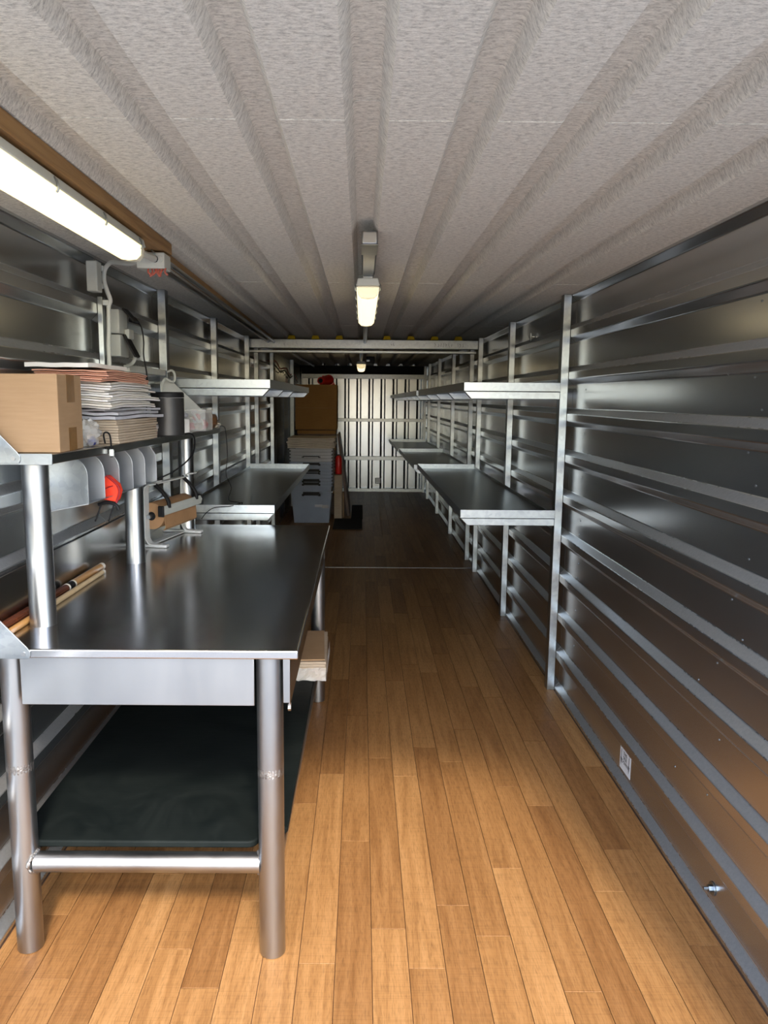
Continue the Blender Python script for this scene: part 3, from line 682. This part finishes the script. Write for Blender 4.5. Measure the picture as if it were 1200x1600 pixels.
for y in (3.388, 3.83): B().box(-0.864, -0.836, y, y+0.012, 1.078, 1.128).build('end_cap', 'black_plastic', bl, bevel=0.004)
kr = thing('kraft_paper_roll', (-0.925, 3.60, BZ), 'thick roll of brown kraft paper held in the dispenser stand', 'paper roll')
B().lathe([(0.018, 3.43), (0.060, 3.43), (0.061, 3.434), (0.061, 3.786), (0.060, 3.79), (0.018, 3.79)], (-0.915, 0, 1.075), 'y', 40).build('paper', 'kraft_roll', kr)
B().lathe([(0.017, 3.425), (0.0195, 3.428), (0.0195, 3.432)], (-0.915, 0, 1.075), 'y', 20).build('core', 'black_plastic', kr)
B().prism([(-0.8545, 1.075), (-0.8525, 1.075), (-0.8500, 1.020), (-0.860, 1.010), (-0.862, 1.012), (-0.8525, 1.022)], 'y', 3.436, 3.784).build('loose_end', 'kraft_roll', kr)
ps.rotation_euler.z = kr.rotation_euler.z = R(-11)
def cue(a, b_, segs, label):
    a, b_ = Vector(a), Vector(b_); t = thing('pool_cue', tuple(a), label, 'cue')
    for (f0, f1, r0, r1, mt, nm) in segs:
        B().tube([a.lerp(b_, f0), a.lerp(b_, f1)], [r0, r1], 16).build(nm, mt, t)
    return t
cue((-1.026, 2.05, 0.9525), (-1.013, 2.945, 0.9515), ((0, 0.60, 0.0152, 0.0145, 'cue_brown', 'butt'), (0.60, 0.612, 0.0150, 0.0150, 'ivory', 'ring'), (0.612, 0.66, 0.0146, 0.0146, 'black_plastic', 'collar'),
     (0.66, 0.672, 0.0150, 0.0150, 'ivory', 'ring'), (0.672, 0.975, 0.0144, 0.0142, 'cue_tan', 'shaft'), (0.975, 1.0, 0.0144, 0.0142, 'ivory', 'bumper')), 'brown and tan cue with white-ringed joint along the backsplash')
cue((-0.994, 2.04, 0.9475), (-0.985, 2.88, 0.9455), ((0, 0.32, 0.0100, 0.0098, 'cue_tan', 'butt'), (0.32, 0.98, 0.0098, 0.0080, 'cue_pale', 'shaft'), (0.98, 1.0, 0.0080, 0.0080, 'ivory', 'tip')), 'thin pale wooden cue lying in front of the brown cue')

# cardboard bundle on lower board
cbd = thing('wrapped_cardboard', (-0.24, 3.55, 0.33), 'film-wrapped bundle of cardboard at far end of the lower board', 'cardboard')
for k in range(7):
    rotbox(-0.262+rs.uniform(-.003, .003), 3.60, 0.195, 0.46, 0.329+k*0.0125, 0.329+k*0.0125+0.0115, 1.5)[0].build('sheet', 'card_pale', cbd, bevel=0.001)
rotbox(-0.250, 3.60, 0.150, 0.44, 0.4175, 0.424, 3)[0].build('top_sheet', 'card', cbd, bevel=0.001)
wf = B(); rsx = random.Random(9)
n_ = 26; zs_ = [0.33, 0.345, 0.36, 0.375, 0.39]
V = []; F = []
for zz in zs_:
    for k in range(n_+1):
        f = k/n_
        if f < 0.5: x, y = -0.355+f*2*0.192, 3.362
        else: x, y = -0.157, 3.362+(f-0.5)*2*0.40
        V.append((x+rsx.uniform(-.003, .003)+0.001, y+rsx.uniform(-.004, .002), zz+rsx.uniform(-.003, .003)))
for i in range(len(zs_)-1):
    for k in range(n_): F.append((i*(n_+1)+k, i*(n_+1)+k+1, (i+1)*(n_+1)+k+1, (i+1)*(n_+1)+k))
wf.add(V, F); wf.build('wrapping_film', 'clear_film', cbd, smooth=False)

# ------------------------------------------------------------------ lamps and electrics
def tube_lamp(name, label, xc, y0, y1, zb, w, h, glow, energy=None):
    t = thing(name, (xc, (y0+y1)/2, zb), label, 'lamp')
    top = zb+h
    # grey housing tray above, rounded clear diffuser with glowing core below
    hp = [(xc-w*0.5, top-h*0.38), (xc-w*0.42, top), (xc+w*0.42, top), (xc+w*0.5, top-h*0.38)]
    ho = B().prism(hp, 'y', y0, y1).build('housing', 'grey_plastic', t, bevel=0.004)
    dp = [(xc-w*0.47, top-h*0.39), (xc-w*0.44, zb+h*0.22), (xc-w*0.28, zb+h*0.04), (xc, zb), (xc+w*0.28, zb+h*0.04), (xc+w*0.44, zb+h*0.22), (xc+w*0.47, top-h*0.39)]
    B().prism(dp, 'y', y0+0.045, y1-0.045).build('diffuser', glow, t)
    for (a, b_) in ((y0+0.004, y0+0.043), (y1-0.043, y1-0.004)):
        B().prism([(xc+(x-xc)*0.96, z) for x, z in dp], 'y', a, b_).build('end_cap', 'lamp_clear', t, bevel=0.004)
    n_ = 5
    for k in range(n_):
        yy = y0+0.06+(y1-y0-0.12)*k/(n_-1)
        for s_ in (-1, 1):
            P = [(xc+s_*w*0.44, yy, top-h*0.10), (xc+s_*w*0.53, yy, top-h*0.25), (xc+s_*w*0.535, yy, top-h*0.48), (xc+s_*w*0.49, yy, top-h*0.55)]
            B().tube(spline(P, 3), 0.003, 6).build('clip', 'galv', t)
    return t
lampL = tube_lamp('strip_light', 'lit fluorescent strip light on timber batten above the workbench', -0.738, 1.10, 2.56, 2.034, 0.086, 0.072, 'tube_glow')
tag(B().box(-0.780, -0.690, Y0+0.02, 2.88, ZC-0.042, ZC-0.003).build('timber_batten', 'timber', bevel=0.002), 'brown timber batten fixed to the ceiling above the strip light', 'batten')
tag(B().add([(-0.772, 2.89, 2.118), (-0.742, 2.89, 2.118), (-0.815, 7.08, 2.118), (-0.838, 7.08, 2.118), (-0.772, 2.89, 2.152), (-0.742, 2.89, 2.152), (-0.815, 7.08, 2.152), (-0.838, 7.08, 2.152)], [(3, 2, 1, 0), (4, 5, 6, 7), (0, 1, 5, 4), (1, 2, 6, 5), (2, 3, 7, 6), (3, 0, 4, 7)]).build('timber_batten', 'timber', bevel=0.002), 'narrow timber strip between the two ceiling conduits', 'batten')
lampC = tube_lamp('strip_light', 'lit strip light hanging in middle of ceiling before the beam', 0.020, 3.22, 4.50, 2.012, 0.098, 0.080, 'tube_glow_far')
rl = thing('mounting_rail', (0.02, 2.9, 2.11), 'bare metal mounting rail on ceiling in front of centre light', 'rail')
B().box(-0.006, 0.048, 2.62, 3.26, 2.108, 2.153).build('channel', 'stainless_pipe', rl, bevel=0.006)
B().box(-0.007, 0.049, 2.619, 2.80, 2.1065, 2.1085).build('end_plate', 'galv', rl)
lampF = tube_lamp('strip_light', 'small distant strip light glowing in the far unit', -0.015, 9.25, 10.5, 1.955, 0.105, 0.085, 'tube_glow_far')
B().box(-0.03, 0.0, 9.27, 9.31, 2.04, ZC-0.001).build('hanger', 'galv', lampF); B().box(-0.03, 0.0, 10.43, 10.47, 2.04, ZC-0.001).build('hanger', 'galv', lampF)
B().box(0.0, 0.04, 3.28, 3.32, 2.092, ZC-0.001).build('hanger', 'galv', lampC); B().box(0.0, 0.04, 4.42, 4.46, 2.092, ZC-0.001).build('hanger', 'galv', lampC)
def conduit(label, P, r=0.009, mat='stainless_pipe'):
    t = B().tube(P, r, 10).build('conduit', mat); return tag(t, label, 'conduit')
conduit('steel conduit along ceiling from centre light to the beam', [(0.022, 4.50, 2.105), (0.022, YS-0.122, 2.112)], 0.016)
conduit('steel conduit along ceiling from beam to far light', [(0.0, YS+0.06, 2.08), (-0.012, 9.25, 2.05)], 0.013)
conduit('right-hand of two conduits along ceiling edge above left wall', [(-0.730, 2.93, 2.105), (-0.798, YS-0.125, 2.106)], 0.010)
conduit('left-hand of two conduits along ceiling edge above left wall', [(-0.785, 2.93, 2.105), (-0.852, YS-0.125, 2.106)], 0.010)
conduit('conduit along ceiling of the far unit towards the red cone', [(-0.82, YS+0.06, 2.12), (-0.80, 12.9, 2.12)], 0.012)
conduit('short dark conduit between left strip light and junction box', [(-0.735, 2.565, 2.076), (-0.727, 2.77, 2.083)], 0.012, 'grey_plastic')
tag(B().box(0.045, 0.145, 9.30, 9.42, 2.02, 2.10).build('sensor_box', 'black_plastic', bevel=0.006), 'small black box on ceiling beside the far strip light', 'box')
tag(B().box(0.05, 0.085, 9.285, 9.30, 2.04, 2.06).build('sensor_eye', 'galv'), None); bpy.data.objects['sensor_eye'].parent = bpy.data.objects['sensor_box']
jb = thing('junction_box', (-0.735, 2.81, 2.05), 'grey open junction box with red wire ends below left ceiling batten', 'junction box')
B().box(-0.790, -0.692, 2.775, 2.865, 2.052, 2.106).build('box', 'grey_plastic', jb, bevel=0.004)
B().lathe([(0.012, 2.771), (0.012, 2.7755)], (-0.725, 0, 2.083), 'y', 18).build('opening', 'black_plastic', jb)
for xx in (-0.770, -0.708): B().lathe([(0.011, 2.773), (0.012, 2.7755)], (xx, 0, 2.083), 'y', 18).build('knockout', 'grey_plastic', jb)
B().tube(spline([(-0.728, 2.77, 2.083), (-0.722, 2.765, 2.10), (-0.735, 2.77, 2.112)], 4), 0.003, 6).build('cable_clip', 'galv', jb)
for k in range(7):
    xx = -0.752+k*0.010
    B().tube(spline([(xx, 2.79+0.004*(k % 3), 2.054), (xx+0.006*math.sin(k), 2.785, 2.040), (xx+0.010*math.cos(k*2), 2.786, 2.030-0.005*(k % 2))], 4), 0.0036, 6).build('wire_end', 'red_wire', jb)
cab = B().tube(spline([(-0.795, 2.83, 2.085), (-0.86, 2.95, 2.095), (-0.93, 3.03, 2.112), (-0.975, 3.08, 2.120), (-1.005, 3.10, 2.098), (-1.012, 3.105, 2.06), (-1.004, 3.11, 2.02), (-0.992, 3.11, 1.982), (-1.000, 3.11, 1.955), (-1.002, 3.11, 1.87), (-1.006, 3.11, 1.81), (-1.006, 3.11, 1.66), (-1.01, 3.11, 1.50)], 6), 0.0085, 10).build('white_cable', 'white_plastic')
tag(cab, 'thick white cable curving from junction box down the left wall', 'cable')
for (x, y, z) in ((-1.020, 3.09, 2.10), (-1.028, 3.10, 2.035), (-1.008, 3.105, 1.972)):
    c = B().box(x-0.012, x+0.012, y-0.006, y+0.012, z-0.010, z+0.010).build('cable_clip', 'white_plastic', cab, bevel=0.002)
tag(B().box(-1.052, -1.010, 3.02, 3.075, 2.005, 2.118).build('conduit_box', 'grey_plastic', bevel=0.004), 'upright grey conduit box high on left wall beside white cable', 'box')
sk = thing('socket_box', (-1.0, 3.25, 1.88), 'grey double socket box on left wall beside white cable', 'socket')
B().box(-1.030, -0.985, 3.19, 3.30, 1.862, 1.958).build('socket', 'grey_plastic', sk, bevel=0.004)
B().box(-1.030, -0.983, 3.19, 3.30, 1.770, 1.858).build('socket', 'grey_plastic', sk, bevel=0.004)
B().box(-0.985, -0.965, 3.25, 3.32, 1.845, 1.885).build('side_plug', 'grey_plastic', sk, bevel=0.004)
B().box(-1.05, -1.03, 3.21, 3.28, 1.80, 1.93).build('back_plate', 'grey_plastic', sk)
for (z0, z1, xo) in ((1.858, 1.775, 0.045), (1.962, 1.915, 0.045)):
    B().prism([(-0.983, z0), (-0.978, z0+0.004), (-0.978+xo, z1), (-0.983+xo, z1-0.006)], 'y', 3.22, 3.29).build('flap_cover', 'black_plastic', sk)
pc = thing('plug_cord', (-0.97, 3.3, 1.9), 'black plug and cord hanging from the grey socket box', 'cord')
B().tube([(-0.985, 3.33, 1.930), (-0.962, 3.33, 1.926), (-0.945, 3.33, 1.914)], [0.010, 0.012, 0.005], 10).build('plug', 'black_plastic', pc)
B().tube(spline([(-0.947, 3.33, 1.915), (-0.935, 3.33, 1.895), (-0.928, 3.33, 1.84), (-0.930, 3.33, 1.78), (-0.922, 3.34, 1.70), (-0.93, 3.36, 1.60), (-0.95, 3.40, 1.50)], 6), 0.0032, 8).build('cord', 'black_plastic', pc)
tag(B().tube(spline([(-0.985, 3.32, 1.83), (-0.972, 3.33, 1.80), (-0.970, 3.34, 1.775), (-0.985, 3.35, 1.75), (-1.02, 3.38, 1.737)], 6), 0.0075, 10).build('white_cable', 'white_plastic'), 'short white cable looping from socket box into trunking', 'cable')
tag(B().box(-1.040, -1.012, 3.40, 4.02, 1.715, 1.745).build('cable_trunking', 'white_plastic', bevel=0.003), 'white plastic cable trunking along left wall above the papers', 'trunking')
tag(B().tube(spline([(-1.0, 4.00, 1.735), (-0.975, 4.00, 1.742), (-0.962, 4.0, 1.722), (-0.965, 4.0, 1.69), (-0.985, 4.0, 1.685), (-1.01, 4.0, 1.70), (-1.028, 4.0, 1.67), (-1.03, 4.0, 1.62)], 6), 0.006, 8).build('white_cable', 'white_plastic'), 'white cable looped at the end of the wall trunking', 'cable')
# ------------------------------------------------------------------ right wall bits
st = thing('wall_sticker', (1.108, 3.03, 0.11), 'small white sticker with down arrows low on right wall', 'sticker')
xs_ = XR+RD-0.0012
B().box(xs_, xs_+0.0008, 2.968, 3.092, 0.060, 0.166).build('sticker_sheet', 'sticker_paper', st)
for yy in (3.076, 2.984):
    B().box(xs_-0.0006, xs_-0.0001, yy-0.0025, yy+0.0025, 0.108, 0.146).build('arrow', 'ink', st)
    B().prism([(yy-0.008, 0.108), (yy+0.008, 0.108), (yy, 0.076)], 'x', xs_-0.0006, xs_-0.0001).build('arrow', 'ink', st)
for yy in (3.080, 2.980): B().box(xs_-0.0006, xs_-0.0001, yy-0.006, yy+0.006, 0.153, 0.160).build('mark', 'ink', st)
def text(s, loc, size, par, mat):
    c = bpy.data.curves.new('lettering', 'FONT'); c.body = s; c.size = size; c.align_x = 'CENTER'; c.align_y = 'CENTER'; c.extrude = 0.0002
    o = bpy.data.objects.new('lettering_src', c); COL.objects.link(o)
    dg = bpy.context.evaluated_depsgraph_get(); me = bpy.data.meshes.new_from_object(o.evaluated_get(dg)); bpy.data.objects.remove(o)
    me.materials.append(MATS[mat]); q = bpy.data.objects.new('lettering', me); COL.objects.link(q); q.parent = par
    q.location = Vector(loc)-Vector(LOC[par.name]); q.rotation_euler = (R(90), 0, R(-90)); return q
for j, s in enumerate(('THIS', 'SIDE', 'DOWN')): text(s, (xs_-0.0005, 3.030, 0.138-j*0.020), 0.022, st, 'ink')
bo = thing('anchor_bolt', (1.10, 2.214, 0.087), 'hex bolt and round washer low on right wall', 'bolt')
B().lathe([(0.021, 0.0), (0.021, 0.003)], (XR+RD-0.004, 2.214, 0.092), 'x', 28).build('washer', 'galv', bo)
B().lathe([(0.0115, -0.012), (0.0115, 0.0)], (XR+RD-0.004, 2.214, 0.092), 'x', 6).build('nut', 'galv', bo, smooth=False)
B().tube([(XR+RD-0.030, 2.214, 0.092), (XR+RD-0.016, 2.214, 0.092)], 0.006, 10).build('shank', 'galv', bo)
lt = thing('wall_hook', (1.08, 5.2, 2.02), 'small metal cross-shaped hook high on right wall', 'hook')
B().box(1.090, 1.098, 5.10, 5.112, 1.985, 2.035).build('stem', 'galv', lt, bevel=0.001); B().box(1.094, 1.1135, 5.07, 5.15, 2.006, 2.014).build('bar', 'galv', lt, bevel=0.001)

# ------------------------------------------------------------------ far left pile
HH = {0: 0.046, 2: 0.036, 3: 0.036, 5: 0.016, 6: 0.034, 8: 0.030, 10: 0.012}
def tote(z0, k, label, blue):
    t = thing('storage_tote', (-0.65, 10.1, z0), label, 'tote', 'nested storage totes'); mt = 'tote_blue' if blue else 'tote_pale'
    h = 0.42; y0, y1 = 9.80, 10.42; x0, x1 = -0.905, -0.385
    tp = 0.035
    V = []
    for (dz, i_) in ((0, tp), (h, 0)):
        V += [(x0+i_, y0+i_, z0+dz), (x1-i_, y0+i_, z0+dz), (x1-i_, y1-i_, z0+dz), (x0+i_, y1-i_, z0+dz)]
    for (dz, i_) in ((h, 0.004), (0.006, tp+0.004)):
        V += [(x0+i_, y0+i_, z0+dz), (x1-i_, y0+i_, z0+dz), (x1-i_, y1-i_, z0+dz), (x0+i_, y1-i_, z0+dz)]
    F = [(3, 2, 1, 0)]
    for a in (0, 4, 8): F += [(a+i, a+(i+1) % 4, a+4+(i+1) % 4, a+4+i) for i in range(4)]
    F += [(12, 13, 14, 15)]
    B().add(V, F).build('bin', mt, t, smooth=False, bevel=0.006)
    B().box(x0-0.016, x1+0.016, y0-0.016, y0, z0+h-0.022, z0+h).build('rim', mt, t, bevel=0.003)
    B().box(x1, x1+0.016, y0, y1, z0+h-0.022, z0+h).build('rim', mt, t, bevel=0.003)
    hw = 0.105; xc = -0.645
    if k not in HH: return t
    hh = HH[k]
    hb = B().box(xc-hw, xc+hw, y0-0.034, y0-0.017, z0+h-0.010-hh, z0+h-0.010).build('handle', 'black_plastic', t, bevel=0.004)
    for s_ in (-1, 1): B().box(xc+s_*hw-0.014, xc+s_*hw+0.014, y0-0.032, y0-0.017, z0+h-0.018-hh, z0+h-0.012-hh*0.5).build('hinge', 'black_plastic', hb, bevel=0.003)
    return t
NT = 13; zz = 0.004
for k in range(NT):
    lab = 'blue-grey lidless tote at the bottom of the nested stack' if k == 0 else 'grey tote in the tall nested stack, %s counting up from the floor' % ORD[k]
    t = tote(zz, k, lab, k < 9)
    if k == 0:
        B().box(-0.60, -0.50, 9.812, 9.815, 0.215, 0.245).build('label_patch', 'mailer_grey', t); B().box(-0.51, -0.42, 9.811, 9.814, 0.20, 0.24).build('tape_patch', 'clear_film', t)
    zz += 0.082 if k == 0 else 0.042
ztop = 0.004+0.082+0.042*(NT-2)+0.42
for k in range(6):
    o = wavy(-0.645+rs.uniform(-.01, .015), 10.10, 0.60, 0.66, ztop+0.006+k*0.022, 0.017, rs.uniform(-1.5, 1.5), 0.003, 200, 0.0, 8, 8).build('foam_sheet', 'foam_cream')
    tag(o, ('cream foam sheet over the stacked totes, %s from the top' % ORD[5-k]).replace('topmost from the top', 'the topmost'), 'foam sheet', 'foam sheets over the totes')
bc = thing('cardboard_carton', (-0.62, 10.9, 1.17), 'large dark brown cardboard carton raised behind the tote stack', 'carton')
B().box(-0.91, -0.345, 10.55, 11.10, 1.175, 1.785).build('carton_body', 'card_dark', bc, bevel=0.004)
B().box(-0.90, -0.36, 10.546, 10.5495, 1.47, 1.473).build('seam_line', 'card', bc)
rb = thing('wooden_crate', (-0.62, 10.9, 0), 'dark reddish wooden crate under the large brown carton', 'crate')
B().box(-0.88, -0.36, 10.56, 11.08, 0.005, 1.172).build('crate_body', 'dark_wood', rb, bevel=0.004)
for z in (0.3, 0.6, 0.9, 1.12): B().box(-0.885, -0.355, 10.545, 10.559, z, z+0.045).build('batten', 'card_dark', rb, bevel=0.002)
cone = thing('traffic_cone', (-0.55, 10.8, 1.8), 'red traffic cone lying on top of the large brown carton', 'cone')
ax = [(-0.560, 10.62, 1.838), (-0.52, 10.75, 1.838), (-0.47, 10.95, 1.838)]
B().tube([(-0.566, 10.60, 1.840), (-0.535, 10.70, 1.842), (-0.47, 10.92, 1.86)], [0.048, 0.052, 0.072], 20).build('cone_body', 'red_plastic', cone)
B().tube([(-0.5665, 10.597, 1.840), (-0.566, 10.5995, 1.840)], 0.030, 16).build('hole', 'black_plastic', cone)
B().prism([(-0.60, 1.787), (-0.38, 1.787), (-0.44, 1.90), (-0.56, 1.92)], 'y', 10.925, 10.94).build('base_flange', 'red_plastic', cone)
lb = B().add([(-0.335, 10.45, 1.12), (-0.310, 10.45, 1.12), (-0.155, 10.45, 0.003), (-0.195, 10.45, 0.003), (-0.335, 11.2, 1.12), (-0.310, 11.2, 1.12), (-0.155, 11.2, 0.003), (-0.195, 11.2, 0.003)],
             [(0, 1, 2, 3), (7, 6, 5, 4), (0, 4, 5, 1), (1, 5, 6, 2), (2, 6, 7, 3), (3, 7, 4, 0)]).build('leaning_board', 'dark_wood', bevel=0.002)
tag(lb, 'dark brown board leaning against the stacked cartons', 'board')
re_ = thing('red_cylinder', (-0.345, 10.3, 0.6), 'red cylinder standing on a carton beside the totes', 'cylinder')
B().lathe([(0.040, 0.591), (0.044, 0.60), (0.044, 0.80), (0.030, 0.835), (0.014, 0.845)], (-0.312, 10.33, 0), 'z', 20).build('body', 'red_plastic', re_)
B().lathe([(0.014, 0.846), (0.016, 0.86)], (-0.312, 10.33, 0), 'z', 12).build('neck', 'black_plastic', re_)
tag(B().box(-0.365, -0.262, 10.20, 10.42, 0.003, 0.59).build('upright_carton', 'card_pale', bevel=0.003), 'tall narrow cardboard carton beside the tote stack', 'carton')
tag(B().box(-0.253, -0.238, 10.30, 10.42, 0.003, 0.34).build('cardboard_strip', 'card', bevel=0.001), 'upright strip of brown cardboard next to the narrow carton', 'cardboard')
mat_ = thing('floor_mat', (-0.12, 10.2, 0), 'black rubber floor mat beside the tote stack', 'mat')
B().box(-0.355, 0.012, 9.36, 10.17, 0.001, 0.012).build('mat_sheet', 'mat_black', mat_, bevel=0.003)
B().box(-0.14, 0.018, 10.175, 11.5, 0.001, 0.012).build('mat_sheet', 'mat_black', mat_, bevel=0.003)
# loose red and white leads strung along the upper left wall of the far unit
for j, (mt, lab) in enumerate((('red_wire', 'dull red lead strung along upper left wall of far unit'), ('black_plastic', 'black lead sagging along upper left wall of far unit'))):
    P = [(-1.035+0.012*j, 8.95+0.42*k, 2.02-0.05*j-0.012*k+0.03*math.sin(k*2.1+j)) for k in range(9)]
    tag(B().tube(spline(P, 4), 0.008, 6).build('wall_lead', mt), lab, 'lead')
